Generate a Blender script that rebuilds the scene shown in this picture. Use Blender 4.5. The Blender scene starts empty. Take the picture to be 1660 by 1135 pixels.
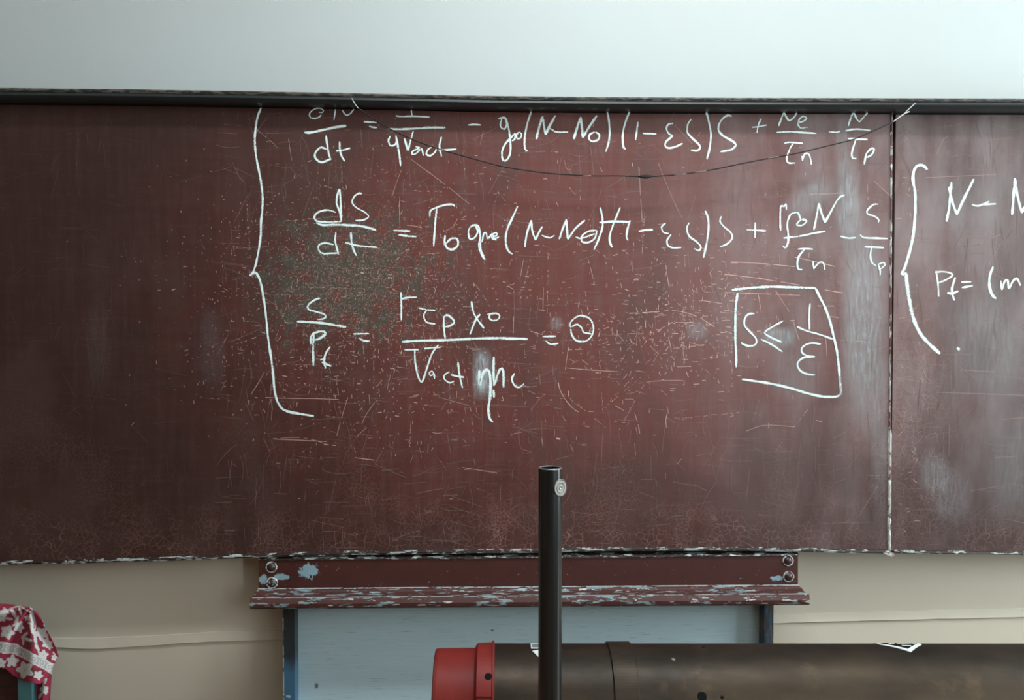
import bpy, math, random
from mathutils import Vector, Matrix, noise as mnoise
random.seed(7)
S = bpy.context.scene
COL = S.collection

# ------------------------------------------------------------------ camera
F = 1400.0                       # focal length in pixels of the 1660x1135 frame
CAM = Vector((0.0, -2.10, 1.60))
YAW, PITCH = math.radians(2.0), math.radians(1.64)
FW = Vector((math.sin(YAW)*math.cos(PITCH), math.cos(YAW)*math.cos(PITCH), -math.sin(PITCH)))
RT = Vector((math.cos(YAW), -math.sin(YAW), 0.0))
UP = RT.cross(FW)
cd = bpy.data.cameras.new('camera')
cd.sensor_fit = 'HORIZONTAL'; cd.sensor_width = 36.0; cd.lens = F/1660*36.0
cd.clip_start = 0.02; cd.clip_end = 60
cam = bpy.data.objects.new('camera', cd); COL.objects.link(cam)
cam.matrix_world = Matrix.Translation(CAM) @ Matrix((RT, UP, -FW)).transposed().to_4x4()
S.camera = cam

def pt(px, py, Y=0.0):
    """point of the plane y = Y seen at photo pixel (px, py)"""
    d = FW*F + RT*(px-830.0) - UP*(py-567.5)
    return CAM + d*((Y-CAM.y)/d.y)

# ------------------------------------------------------------------ light
W = bpy.data.worlds.new('world'); S.world = W; W.use_nodes = True
W.node_tree.nodes['Background'].inputs[0].default_value = (0.62, 0.80, 0.92, 1)
W.node_tree.nodes['Background'].inputs[1].default_value = 0.5
XR = 2.45                                           # inner face of the window wall
WINDOWS = [(-1.40, -0.35, 90.0), (-3.55, -2.35, 36.0), (-5.40, -4.20, 235.0)]   # y range, watts
WZ0, WZ1 = 0.95, 3.0
for i, (ya, yb, e) in enumerate(WINDOWS):
    L = bpy.data.lights.new('window_daylight', 'AREA')
    L.shape = 'RECTANGLE'; L.size = WZ1-WZ0-.04; L.size_y = yb-ya-.04
    L.energy = e; L.color = (0.84, 0.97, 1.0)
    o = bpy.data.objects.new('window_daylight', L); COL.objects.link(o)
    o.location = (XR+0.24, (ya+yb)/2, (WZ0+WZ1)/2)
    o.rotation_euler = (0, math.radians(90), 0)
LAMP = Vector((0.50, -1.05, 3.12))                  # ceiling lamp in front of the board
L = bpy.data.lights.new('ceiling_lamp_light', 'AREA'); L.shape = 'RECTANGLE'; L.size = 1.5; L.size_y = .22
L.energy = 34.0; L.color = (.90, .98, 1.0)
o = bpy.data.objects.new('ceiling_lamp_light', L); COL.objects.link(o); o.location = LAMP
S.view_settings.view_transform = 'Standard'
S.view_settings.look = 'None'
S.view_settings.gamma = 1.0
S.view_settings.use_curve_mapping = False
S.view_settings.exposure = 0.0

# ------------------------------------------------------------------ node helper
class NT:
    def __init__(s, name):
        s.m = bpy.data.materials.new(name); s.m.use_nodes = True
        s.t = s.m.node_tree; s.t.nodes.clear()
        s.out = s.t.nodes.new('ShaderNodeOutputMaterial')
    def n(s, ty, **kw):
        nd = s.t.nodes.new(ty)
        for k, v in kw.items(): setattr(nd, k, v)
        return nd
    def put(s, sock, v):
        if isinstance(v, bpy.types.NodeSocket): s.t.links.new(v, sock)
        elif isinstance(v, (tuple, list)) and len(v) == 3 and sock.type == 'RGBA': sock.default_value = (*v, 1)
        else: sock.default_value = v
    def math(s, op, a, b=0.0, c=None, clamp=False):
        nd = s.n('ShaderNodeMath', operation=op, use_clamp=clamp)
        s.put(nd.inputs[0], a); s.put(nd.inputs[1], b)
        if c is not None: s.put(nd.inputs[2], c)
        return nd.outputs[0]
    def mul(s, *a):
        r = a[0]
        for x in a[1:]: r = s.math('MULTIPLY', r, x)
        return r
    def mix(s, f, a, b):
        nd = s.n('ShaderNodeMix', data_type='RGBA')
        s.put(nd.inputs[0], f); s.put(nd.inputs[6], a); s.put(nd.inputs[7], b)
        return nd.outputs[2]
    def pos(s): return s.n('ShaderNodeNewGeometry').outputs['Position']
    def objc(s): return s.n('ShaderNodeTexCoord').outputs['Object']
    def scl(s, v, sc):
        nd = s.n('ShaderNodeVectorMath', operation='MULTIPLY'); s.put(nd.inputs[0], v); nd.inputs[1].default_value = sc
        return nd.outputs[0]
    def add(s, v, w):
        nd = s.n('ShaderNodeVectorMath', operation='ADD'); s.put(nd.inputs[0], v); s.put(nd.inputs[1], w)
        return nd.outputs[0]
    def noise(s, v, scale, detail=3.0, rough=0.55, col=False):
        nd = s.n('ShaderNodeTexNoise'); s.put(nd.inputs['Vector'], v)
        nd.inputs['Scale'].default_value = scale; nd.inputs['Detail'].default_value = detail; nd.inputs['Roughness'].default_value = rough
        return nd.outputs[1 if col else 0]
    def step(s, x, lo, hi, a=0.0, b=1.0):
        nd = s.n('ShaderNodeMapRange', interpolation_type='SMOOTHSTEP')
        s.put(nd.inputs[0], x); nd.inputs[1].default_value = lo; nd.inputs[2].default_value = hi
        nd.inputs[3].default_value = a; nd.inputs[4].default_value = b
        return nd.outputs[0]
    def crack(s, v, scale, width):
        nd = s.n('ShaderNodeTexVoronoi', feature='DISTANCE_TO_EDGE'); s.put(nd.inputs['Vector'], v); nd.inputs['Scale'].default_value = scale
        return s.step(nd.outputs['Distance'], width*.4, width, 1, 0)
    def ell(s, v, c, r, lo=0.6, hi=1.0, wob=0.0):
        """1 inside an ellipsoid, 0 outside"""
        d = s.n('ShaderNodeVectorMath', operation='SUBTRACT'); s.put(d.inputs[0], v); d.inputs[1].default_value = c
        m = s.scl(d.outputs[0], tuple(1/x for x in r))
        l = s.n('ShaderNodeVectorMath', operation='LENGTH'); s.put(l.inputs[0], m)
        x = l.outputs['Value']
        if wob: x = s.math('ADD', x, s.mul(s.math('SUBTRACT', s.noise(v, 7.0, 4.0, .65), .5), wob))
        return s.step(x, lo, hi, 1, 0)
    def bump(s, h, strength=.3, dist=.002):
        nd = s.n('ShaderNodeBump'); s.put(nd.inputs['Height'], h); nd.inputs['Strength'].default_value = strength; nd.inputs['Distance'].default_value = dist
        return nd.outputs[0]
    def bsdf(s, col, rough=.5, metal=0.0, spec=.5, normal=None, alpha=None):
        b = s.n('ShaderNodeBsdfPrincipled')
        s.put(b.inputs['Base Color'], col); s.put(b.inputs['Roughness'], rough); s.put(b.inputs['Metallic'], metal)
        s.put(b.inputs['Specular IOR Level'], spec)
        if normal is not None: s.put(b.inputs['Normal'], normal)
        if alpha is not None: s.put(b.inputs['Alpha'], alpha)
        s.t.links.new(b.outputs[0], s.out.inputs[0])
        return s.m

def plain(name, col, rough=.5, metal=0.0, var=.18, scale=25.0, spec=.5):
    t = NT(name); p = t.objc(); n = t.noise(p, scale, 4.0)
    c = t.mix(n, tuple(x*(1-var) for x in col), tuple(min(1, x*(1+var)) for x in col))
    return t.bsdf(c, rough, metal, spec)

def chipped(name, col, under, amount=.56, scale=60.0, stretch=(1, 1, 1), white=(.6, .7, .72), wamt=.66, rough=.45, spots=()):
    """dark paint worn through to an older coat and to bare filler"""
    t = NT(name); p = t.pos(); q = t.scl(p, stretch)
    n1 = t.noise(q, scale, 5.0, .65); n2 = t.noise(t.add(q, (3.1, 1.7, 5.2)), scale*1.7, 4.0, .6)
    c = t.mix(t.noise(p, 30, 4), tuple(x*.75 for x in col), tuple(x*1.25 for x in col))
    m1 = t.step(n1, amount, amount+.03); m2 = t.step(n2, wamt, wamt+.03)
    for (ctr, r) in spots:
        m1 = t.math('MAXIMUM', m1, t.step(t.math('ADD', t.ell(p, ctr, r, .2, 1.3), t.mul(t.math('SUBTRACT', t.noise(p, 95, 5, .7), .5), 2.4)), .42, .5))
    c = t.mix(m1, c, t.mix(t.noise(p, 220, 3), tuple(x*.7 for x in under), tuple(x*1.2 for x in under)))
    c = t.mix(m2, c, white)
    h = t.math('SUBTRACT', 1.0, t.math('MAXIMUM', m1, m2))
    return t.bsdf(c, rough, 0, .5, t.bump(h, .5, .0012))

# ------------------------------------------------------------------ materials
def mat_wall(name, low, high, zsplit):
    t = NT(name); p = t.pos()
    sx = t.n('ShaderNodeSeparateXYZ'); t.put(sx.inputs[0], p)
    c = t.mix(t.step(sx.outputs[2], zsplit-.01, zsplit+.01), low, high)
    n = t.noise(p, 2.3, 5.0, .6)
    c = t.mix(t.step(n, .35, .7), c, t.mix(.10, c, (.45, .42, .36)))
    f = t.noise(p, 160, 4, .6)
    h = t.math('ADD', t.mul(t.noise(p, 9, 4), 1.0), t.mul(f, .25))
    return t.bsdf(c, .42, 0, .4, t.bump(h, .12, .004))
M = {}
M['wall'] = mat_wall('painted_plaster', (.655, .59, .485), (.505, .542, .542), 1.5)
M['ceiling'] = plain('ceiling_white', (.80, .81, .79), .8, 0, .05)
M['floor'] = plain('brown_floorboards', (.22, .105, .045), .5, 0, .4, 6)
M['side'] = plain('side_wall_paint', (.36, .33, .28), .6, 0, .08)
M['dim'] = plain('dim_wall_paint', (.13, .085, .05), .6, 0, .08)
M['frame'] = plain('white_window_paint', (.7, .7, .68), .4, 0, .05)

def mat_board():
    t = NT('painted_chalkboard'); p = t.pos()
    e = lambda px, py, rx, ry, lo, hi, wob=0.0: t.ell(p, tuple(pt(px, py)), (rx*.0015, 5.0, ry*.0015), lo, hi, wob)
    grain = t.noise(p, 420, 4, .7)
    vstr = t.noise(t.scl(p, (60, 1, 5)), 1.0, 5, .65)
    hstr = t.noise(t.scl(p, (5, 1, 60)), 1.0, 5, .65)
    big = t.noise(p, 4.0, 5, .6)
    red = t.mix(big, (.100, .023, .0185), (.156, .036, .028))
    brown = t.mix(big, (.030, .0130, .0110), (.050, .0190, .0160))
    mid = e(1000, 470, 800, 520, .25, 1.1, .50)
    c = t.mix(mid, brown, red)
    # wiped, dusty areas: streaks, with window haze painted in grey-violet on the right
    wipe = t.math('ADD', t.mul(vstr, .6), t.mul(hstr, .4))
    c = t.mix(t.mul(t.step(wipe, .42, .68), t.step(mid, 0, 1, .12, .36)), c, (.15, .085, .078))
    haze_film = t.mul(e(1440, 440, 400, 620, .35, 1.15, .3), t.step(t.noise(t.scl(p, (9, 1, 3)), 1.0, 5, .6), .28, .72))
    c = t.mix(t.mul(haze_film, .46), c, (.30, .25, .255))
    c = t.mix(t.mul(t.step(t.noise(t.scl(p, (3.2, 1, 2.2)), 1.0, 4, .6), .49, .62), .55), c, (.066, .034, .030))
    c = t.mix(t.mul(t.step(grain, .54, .74), t.step(mid, 0, 1, .10, .36)), c, (.26, .15, .13))
    hair = t.math('MAXIMUM', t.step(t.noise(t.scl(p, (420, 1, 28)), 1.0, 3, .6), .60, .72), t.step(t.noise(t.scl(p, (28, 1, 420)), 1.0, 3, .6), .62, .74))
    c = t.mix(t.mul(hair, t.step(mid, 0, 1, .10, .26), t.step(t.noise(p, 9, 4), .35, .65)), c, (.34, .21, .19))
    # worn-through patch: olive slate and specks of filler
    pm = e(565, 450, 260, 200, .10, 1.0, .9)
    olive = t.step(t.math('ADD', t.mul(t.noise(p, 22, 7, .78), .95), t.mul(pm, .20)), .60, .655)
    c = t.mix(t.mul(olive, t.step(pm, .12, .4), .85), c, t.mix(t.noise(p, 90, 4), (.035, .035, .026), (.085, .088, .070)))
    sp = t.step(t.math('ADD', t.noise(p, 260, 3, .7), t.mul(e(575, 450, 330, 260, .1, 1.0, .5), .20)), .76, .80)
    c = t.mix(t.mul(sp, .8), c, (.40, .22, .17))
    # craquelure along the lower edge and around the joint
    wv = t.add(p, t.scl(t.noise(p, 30, 3, .6, True), (.010, .010, .010)))
    sz = t.n('ShaderNodeSeparateXYZ'); t.put(sz.inputs[0], p)
    zb = pt(830, 893).z
    low = t.step(t.math('ADD', sz.outputs[2], t.mul(t.math('SUBTRACT', t.noise(p, 6, 4), .5), .30)), zb-.02, zb+.17, 1, 0)
    joint = t.mul(e(1475, 760, 110, 330, .3, 1.1, .5), .8)
    cm = t.math('MAXIMUM', low, joint)
    k1 = t.mul(t.crack(wv, 60, .045), t.step(t.noise(p, 16, 3), .40, .56))
    k2 = t.mul(t.crack(t.add(wv, (.3, 0, .2)), 125, .06), t.step(t.noise(t.add(p, (2, 0, 1)), 11, 3), .48, .60))
    k = t.mul(t.math('MAXIMUM', k1, k2), cm)
    fine = t.mul(t.crack(t.add(wv, (.7, 0, .4)), 95, .05), t.step(t.noise(t.add(p, (5, 0, 3)), 5, 4), .48, .62), t.step(t.math('ADD', sz.outputs[2], t.mul(mid, .25)), zb+.12, zb+.55, 1, 0))
    k = t.math('MAXIMUM', k, t.mul(fine, .5))
    c = t.mix(t.mul(k, t.step(mid, 0, .7, .34, .80)), c, (.30, .155, .13))
    rough = t.math('ADD', .27, t.math('ADD', t.mul(grain, .10), t.mul(wipe, .14)))
    h = t.math('SUBTRACT', t.mul(grain, .3), k)
    return t.bsdf(c, rough, 0, .5, t.bump(h, .25, .0006))
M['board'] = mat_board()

def mat_attr(name, rough=.85, alpha=False, noise_scale=700.0, cut=(.38, .5), spec=.2):
    """colour (and film density) from the mesh attribute Col"""
    t = NT(name); a = t.n('ShaderNodeAttribute', attribute_name='Col'); p = t.pos()
    if not alpha: return t.bsdf(a.outputs['Color'], rough, 0, spec)
    n = t.math('ADD', t.mul(t.noise(p, noise_scale, 3, .7), .6), t.mul(t.noise(t.scl(p, (150, 1, 25)), 1.0, 4, .6), .4))
    al = t.mul(a.outputs['Alpha'], t.step(n, *cut))
    return t.bsdf(a.outputs['Color'], rough, 0, spec, alpha=al)
M['scratch'] = mat_attr('scratch_marks', .6, spec=.4)
M['dust_haze'] = mat_attr('chalk_dust_haze', .95, True, 1100.0, (.36, .66))
def mat_chalk():
    t = NT('white_chalk'); p = t.pos(); a = t.n('ShaderNodeAttribute', attribute_name='Col')
    n = t.noise(p, 520, 3, .78)
    core = t.n('ShaderNodeSeparateColor'); t.put(core.inputs[0], a.outputs['Color'])   # r: 1 in the middle of the stroke, g: pressure
    v = t.math('ADD', t.math('ADD', n, t.mul(core.outputs[0], .25)), t.mul(core.outputs[1], .30))
    al = t.step(v, .63, .87)
    c = t.mix(n, (.62, .74, .73), (.86, .96, .95))
    return t.bsdf(c, .95, 0, .1, alpha=al)
M['chalk'] = mat_chalk()

# ------------------------------------------------------------------ object helpers
def empty(name, label, cat, loc, group=None, rot=None):
    o = bpy.data.objects.new(name, None); COL.objects.link(o); o.empty_display_size = .05
    o.location = loc; o['label'] = label; o['category'] = cat
    if group: o['group'] = group
    if rot: o.rotation_euler = rot
    return o

def mesh(name, V, Fc, mat, parent=None, smooth=False, local=False, cols=None, bevel=0.0):
    """one mesh object; vertices in world space unless local"""
    off = Vector((0, 0, 0))
    if parent is not None and not local:
        q = parent
        while q is not None: off += Vector(q.location); q = q.parent
    me = bpy.data.meshes.new(name)
    me.from_pydata([tuple(Vector(v)-off) for v in V], [], Fc); me.update()
    if smooth: me.polygons.foreach_set('use_smooth', [True]*len(me.polygons))
    if cols:
        at = me.color_attributes.new('Col', 'FLOAT_COLOR', 'POINT')
        at.data.foreach_set('color', [x for c in cols for x in c])
    if mat: me.materials.append(mat)
    o = bpy.data.objects.new(name, me); COL.objects.link(o)
    if parent is not None: o.parent = parent
    if bevel:
        b = o.modifiers.new('bevel', 'BEVEL'); b.width = bevel; b.segments = 3; b.limit_method = 'ANGLE'
    return o

def box(a, b):
    (x0, y0, z0), (x1, y1, z1) = a, b
    V = [(x0,y0,z0),(x1,y0,z0),(x1,y1,z0),(x0,y1,z0),(x0,y0,z1),(x1,y0,z1),(x1,y1,z1),(x0,y1,z1)]
    return V, [(0,3,2,1),(4,5,6,7),(0,1,5,4),(1,2,6,5),(2,3,7,6),(3,0,4,7)]

def join(*parts):
    V, Fc = [], []
    for v, f in parts:
        k = len(V); V += list(v); Fc += [tuple(i+k for i in q) for q in f]
    return V, Fc

def struct(name, vf, mat, parent=None, **kw):
    o = mesh(name, vf[0], vf[1], mat, parent, **kw)
    if parent is None: o['kind'] = 'structure'
    return o

def lathe(profile, segs=64, axis='Z', closed=False):
    V, Fc = [], []
    for (h, r) in profile:
        for k in range(segs):
            a = 2*math.pi*k/segs; c, s = r*math.cos(a), r*math.sin(a)
            V.append((c, s, h) if axis != 'X' else (h, c, s))
    n = len(profile)
    for i in range(n if closed else n-1):
        for k in range(segs):
            a0, a1 = i*segs+k, i*segs+(k+1) % segs
            b0, b1 = ((i+1) % n)*segs+k, ((i+1) % n)*segs+(k+1) % segs
            Fc.append((a0, a1, b1, b0) if axis != 'X' else (a0, b0, b1, a1)[::-1])
    if not closed and axis != 'R':
        Fc.append(tuple(range(segs))[::-1]); Fc.append(tuple((n-1)*segs+k for k in range(segs)))
    return V, Fc

def sweep(profile, path):
    """profile: closed list of (dy, dz); path: list of (x, y, z): extrusion along x with caps"""
    V, Fc, n = [], [], len(profile)
    for (x, y, z) in path: V += [(x, y+a, z+b) for (a, b) in profile]
    for i in range(len(path)-1):
        for k in range(n):
            Fc.append((i*n+k, i*n+(k+1) % n, (i+1)*n+(k+1) % n, (i+1)*n+k))
    Fc.append(tuple(range(n))[::-1]); Fc.append(tuple((len(path)-1)*n+k for k in range(n)))
    return V, Fc

def smooth_path(P, step=4.0):
    """Catmull-Rom through 2D/3D points"""
    P = [Vector(p) for p in P]
    if len(P) == 2: P = [P[0], (P[0]+P[1])/2, P[1]]
    Q = [2*P[0]-P[1]] + P + [2*P[-1]-P[-2]]
    out = []
    for i in range(1, len(Q)-2):
        a, b, c, d = Q[i-1:i+3]
        n = max(2, int((c-b).length/step))
        for k in range(n):
            t = k/n
            out.append(.5*((2*b)+(c-a)*t+(2*a-5*b+4*c-d)*t*t+(3*b-a-3*c+d)*t**3))
    out.append(P[-1])
    return out

def tube(path, r, segs=10):
    V, Fc, n = [], [], len(path)
    for i, p in enumerate(path):
        d = (path[min(i+1, n-1)]-path[max(i-1, 0)]).normalized()
        u = d.cross(Vector((0, 1, 0))).normalized(); w = d.cross(u)
        rr = r[i] if isinstance(r, list) else r
        V += [tuple(p+(u*math.cos(2*math.pi*k/segs)+w*math.sin(2*math.pi*k/segs))*rr) for k in range(segs)]
    for i in range(n-1):
        for k in range(segs):
            Fc.append((i*segs+k, i*segs+(k+1) % segs, (i+1)*segs+(k+1) % segs, (i+1)*segs+k))
    Fc.append(tuple(range(segs))[::-1]); Fc.append(tuple((n-1)*segs+k for k in range(segs)))
    return V, Fc

def interp(tab, x):
    if x <= tab[0][0]: return tab[0][1]
    for (a, u), (b, v) in zip(tab, tab[1:]):
        if x <= b: return u+(v-u)*(x-a)/(b-a)
    return tab[-1][1]

# ------------------------------------------------------------------ the room
YW = 0.10                                           # face of the wall behind the board
XL, YB, ZC = -3.3, -6.2, 3.3
struct('floor', box((XL-.2, YB-.2, -.1), (XR+.3, YW+.2, 0)), M['floor'])
struct('ceiling', box((XL-.2, YB-.2, ZC), (XR+.3, YW+.2, ZC+.1)), M['ceiling'])
struct('wall_back', box((XL-.2, YW, 0), (XR+.3, YW+.2, ZC)), M['wall'])
struct('wall_left', box((XL-.2, YB, 0), (XL, YW, ZC)), M['dim'])
struct('wall_front', box((XL-.2, YB-.2, 0), (XR+.3, YB, ZC)), M['dim'])
parts, y = [], YB
for (ya, yb, e) in sorted(WINDOWS):
    parts.append(box((XR, y, 0), (XR+.3, ya, ZC)))
    parts.append(box((XR, ya, 0), (XR+.3, yb, WZ0))); parts.append(box((XR, ya, WZ1), (XR+.3, yb, ZC)))
    y = yb
parts.append(box((XR, y, 0), (XR+.3, YW, ZC)))
struct('wall_right', join(*parts), M['side'])
for i, (ya, yb, e) in enumerate(WINDOWS):
    x0, x1, ym = XR+.10, XR+.15, (ya+yb)/2
    ft = .05
    o = struct('window_%d' % (i+1), join(box((x0, ya, WZ0), (x1, ya+ft, WZ1)), box((x0, yb-ft, WZ0), (x1, yb, WZ1)),
               box((x0, ya+ft, WZ0), (x1, yb-ft, WZ0+ft)), box((x0, ya+ft, WZ1-ft), (x1, yb-ft, WZ1)),
               box((x0, ym-.03, WZ0+ft), (x1, ym+.03, WZ1-ft)), box((x0, ya+ft, 2.35), (x1, yb-ft, 2.40))), M['frame'])

lt = empty('ceiling_lamp', 'white strip lamp under the ceiling above the desk', 'lamp', (LAMP.x, LAMP.y, ZC))
mesh('housing', *box((LAMP.x-.78, LAMP.y-.13, LAMP.z+.01), (LAMP.x+.78, LAMP.y+.13, LAMP.z+.08)), M['frame'], lt, bevel=.004)
for q in (-.5, .5): mesh('stem', *box((LAMP.x+q-.012, LAMP.y-.012, LAMP.z+.08), (LAMP.x+q+.012, LAMP.y+.012, ZC)), M['frame'], lt)

# unseen cupboard, added to shade the lower left of the board wall
M['cup'] = plain('shade_cupboard_wood', (.09, .05, .028), .5, 0, .3, 8)
cb = empty('added_shade_cupboard', 'tall dark wooden two-door cupboard, unseen, added to shade the lower left wall', 'cupboard', (.85, -2.95, 0))
mesh('carcass', *box((.45, -3.2, .06), (1.30, -2.78, 1.80)), M['cup'], cb, bevel=.003)
mesh('plinth', *box((.47, -3.17, 0), (1.28, -2.80, .06)), M['cup'], cb)
for q in (.46, .88):
    d = mesh('door', *box((q, -2.779, .08), (q+.41, -2.76, 1.78)), M['cup'], cb, bevel=.003)
    mesh('handle', *box((.83 if q < .5 else .90, -2.76, .95), (.845 if q < .5 else .915, -2.74, 1.08)), M['frame'], d)

# painted-over strip that runs along the lower wall
low = [(-160, 1051), (0, 1050), (90, 1049), (150, 1052), (200, 1049), (250, 1046), (300, 1042), (350, 1040), (458, 1037),
       (860, 1022), (1255, 1010), (1400, 1006), (1530, 1003), (1660, 1000), (1900, 994)]
upp = [(-160, 1034), (90, 1034), (150, 1034), (250, 1030), (350, 1024), (458, 1022), (1255, 996), (1400, 992), (1660, 986), (1900, 980)]
V, Fc = [], []
xs = [-160+i*20 for i in range(104)]
for x in xs:
    jit = .9*mnoise.noise(Vector((x*.045, 0, 0)))
    a, b = pt(x, interp(upp, x)+jit, YW), pt(x, interp(low, x)+jit, YW)
    t = .0045+.001*mnoise.noise(Vector((x*.03, 3, 0)))
    V += [(a.x, YW+.001, a.z), (a.x, YW-.0022, a.z-.001), (b.x, YW-t-.001, b.z+.0015), (b.x, YW-t, b.z), (b.x, YW+.001, b.z)]
for i in range(len(xs)-1):
    for k in range(4): Fc.append((i*5+k, i*5+k+1, i*5+k+6, i*5+k+5))
struct('trim_1', (V, Fc), M['wall'])

# ------------------------------------------------------------------ top rail
M['rail'] = plain('black_rail_paint', (.020, .024, .025), .38, 0, .3, 30)
M['rail_lip'] = chipped('worn_rail_lip', (.035, .034, .030), (.16, .13, .11), .50, 40, (1, 1, 6), (.28, .27, .25), .66)
rail_top = [(-400, 139), (0, 142), (200, 144), (390, 147), (600, 151), (800, 155), (1000, 157), (1200, 158), (1660, 159), (2100, 160)]
YR = -0.054
rail = empty('board_rail', 'long black metal rail running along the top of both chalkboards', 'rail', tuple(pt(830, 172, YW)))
path = [pt(x, interp(rail_top, x), YR) for x in range(-400, 2101, 50)]
path = [(p.x, YR, p.z) for p in path]
lip = [(.0, -.001), (.0, -.004), (.003, -.008), (.010, -.009), (.153, -.009), (.153, 0), (.004, 0)]
body = [(.004, -.0085), (-.002, -.012), (-.003, -.017), (-.001, -.019), (.004, -.022), (.009, -.0245), (.020, -.025), (.030, -.023), (.153, -.023), (.153, -.0085)]
a = sweep([(d, z) for d, z in body], path); mesh('channel', *a, M['rail'], rail, smooth=False)
a = sweep(lip, path); mesh('lip', *a, M['rail_lip'], rail)

# ------------------------------------------------------------------ chalkboards
M['edge'] = chipped('chipped_board_edge', (.030, .016, .013), (.42, .46, .45), .535, 26, (1, 1, 5), (.55, .58, .55), .60)
bot = [(-420, 917), (0, 911), (140, 908), (250, 905), (330, 902), (420, 899), (520, 896), (620, 894), (870, 891), (1000, 888), (1200, 888), (1440, 893), (1660, 896), (2100, 899)]
BT = 0.028
def board(name, label, x0, x1, yf):
    root = empty(name, label, 'chalkboard', tuple(pt((max(x0, 0)+min(x1, 1660))/2, 893, yf)), 'pair of chalkboards side by side')
    xs = [x0+(x1-x0)*i/48 for i in range(49)]
    V = []
    for x in xs:
        a = pt(x, interp(rail_top, x), YR)-Vector((0, 0, .0256)); a.x = pt(x, 500, yf).x; b = pt(x, interp(bot, x), yf)
        V += [(a.x, yf, a.z), (a.x, yf, b.z), (a.x, yf+BT, b.z), (a.x, yf+BT, a.z)]
    Fc = []
    for i in range(48):
        for k in range(4): Fc.append((i*4+k, i*4+(k+1) % 4, i*4+4+(k+1) % 4, i*4+4+k))
    Fc += [(3, 2, 1, 0), (192, 193, 194, 195)]
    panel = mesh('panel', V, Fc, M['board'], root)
    # chipped moulding along the lower edge
    P = []
    for x in [x0+(x1-x0)*i/160 for i in range(161)]:
        b = pt(x, interp(bot, x)+.7*mnoise.noise(Vector((x*.02, 9, 0))), yf); P.append((b.x, yf, b.z))
    tk = .0080 if x0 < 0 else .0065
    prof = [(.0, .0025), (-.004, .001), (-.005, -.003), (-.003, -tk*.6), (-.004, -tk*.75), (.0, -tk), (BT, -tk), (BT, .0025)]
    mesh('edge_moulding', *sweep(prof, P), M['edge'], root)
    # battens that carry the board on the wall
    for q in (.12, .5, .88):
        xx = pt(x0+(x1-x0)*q, 500, yf).x
        mesh('batten', *box((xx-.03, yf+BT-.001, pt(0, 820).z), (xx+.03, YW-.0005, pt(0, 230).z)), M['dim'], root)
    return root, panel
B1, P1 = board('chalkboard', 'wide worn red-brown chalkboard covered with three rows of chalk equations', -420, 1443, 0.0)
B2, P2 = board('chalkboard', 'red-brown chalkboard with one large chalk brace, right of the vertical joint', 1448.5, 2100, 0.004)
# worn vertical edge at the joint and the small clip under it
V, Fc = [], []
for i in range(61):
    y = 176+i*(896-176)/60; xx = 1445.4-(y-176)*.0052
    w = .75+.55*mnoise.noise(Vector((y*.05, 1, 0)))+(1.2 if y > 700 else 0)
    for dx, dy in ((-w-1.2, 0), (-w*.4, -.003), (w*.6, -.003), (w+.8, 0)):
        p = pt(xx+dx, y, 0); V.append((p.x, dy-.0002, p.z))
for i in range(60):
    for k in range(3): Fc.append((i*4+k, i*4+k+1, i*4+k+5, i*4+k+4)[::-1])
M['joint'] = chipped('worn_joint_edge', (.17, .10, .09), (.50, .48, .45), .50, 24, (2, 2, 1), (.75, .78, .76), .57)
mesh('joint_edge', V, Fc, M['joint'], B1)
a, b = pt(1430, 893, 0), pt(1448, 903, 0)
mesh('corner_clip', [(a.x, -.004, a.z-.004), (b.x-.004, -.008, b.z), (b.x, -.008, b.z+.004), (b.x-.002, -.006, a.z-.004),
                     (a.x, .006, a.z-.004), (b.x-.004, .006, b.z), (b.x, .006, b.z+.004), (b.x-.002, .006, a.z-.004)],
     [(0, 1, 2, 3), (7, 6, 5, 4), (0, 4, 5, 1), (1, 5, 6, 2), (2, 6, 7, 3), (3, 7, 4, 0)], M['joint'], B1)

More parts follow.
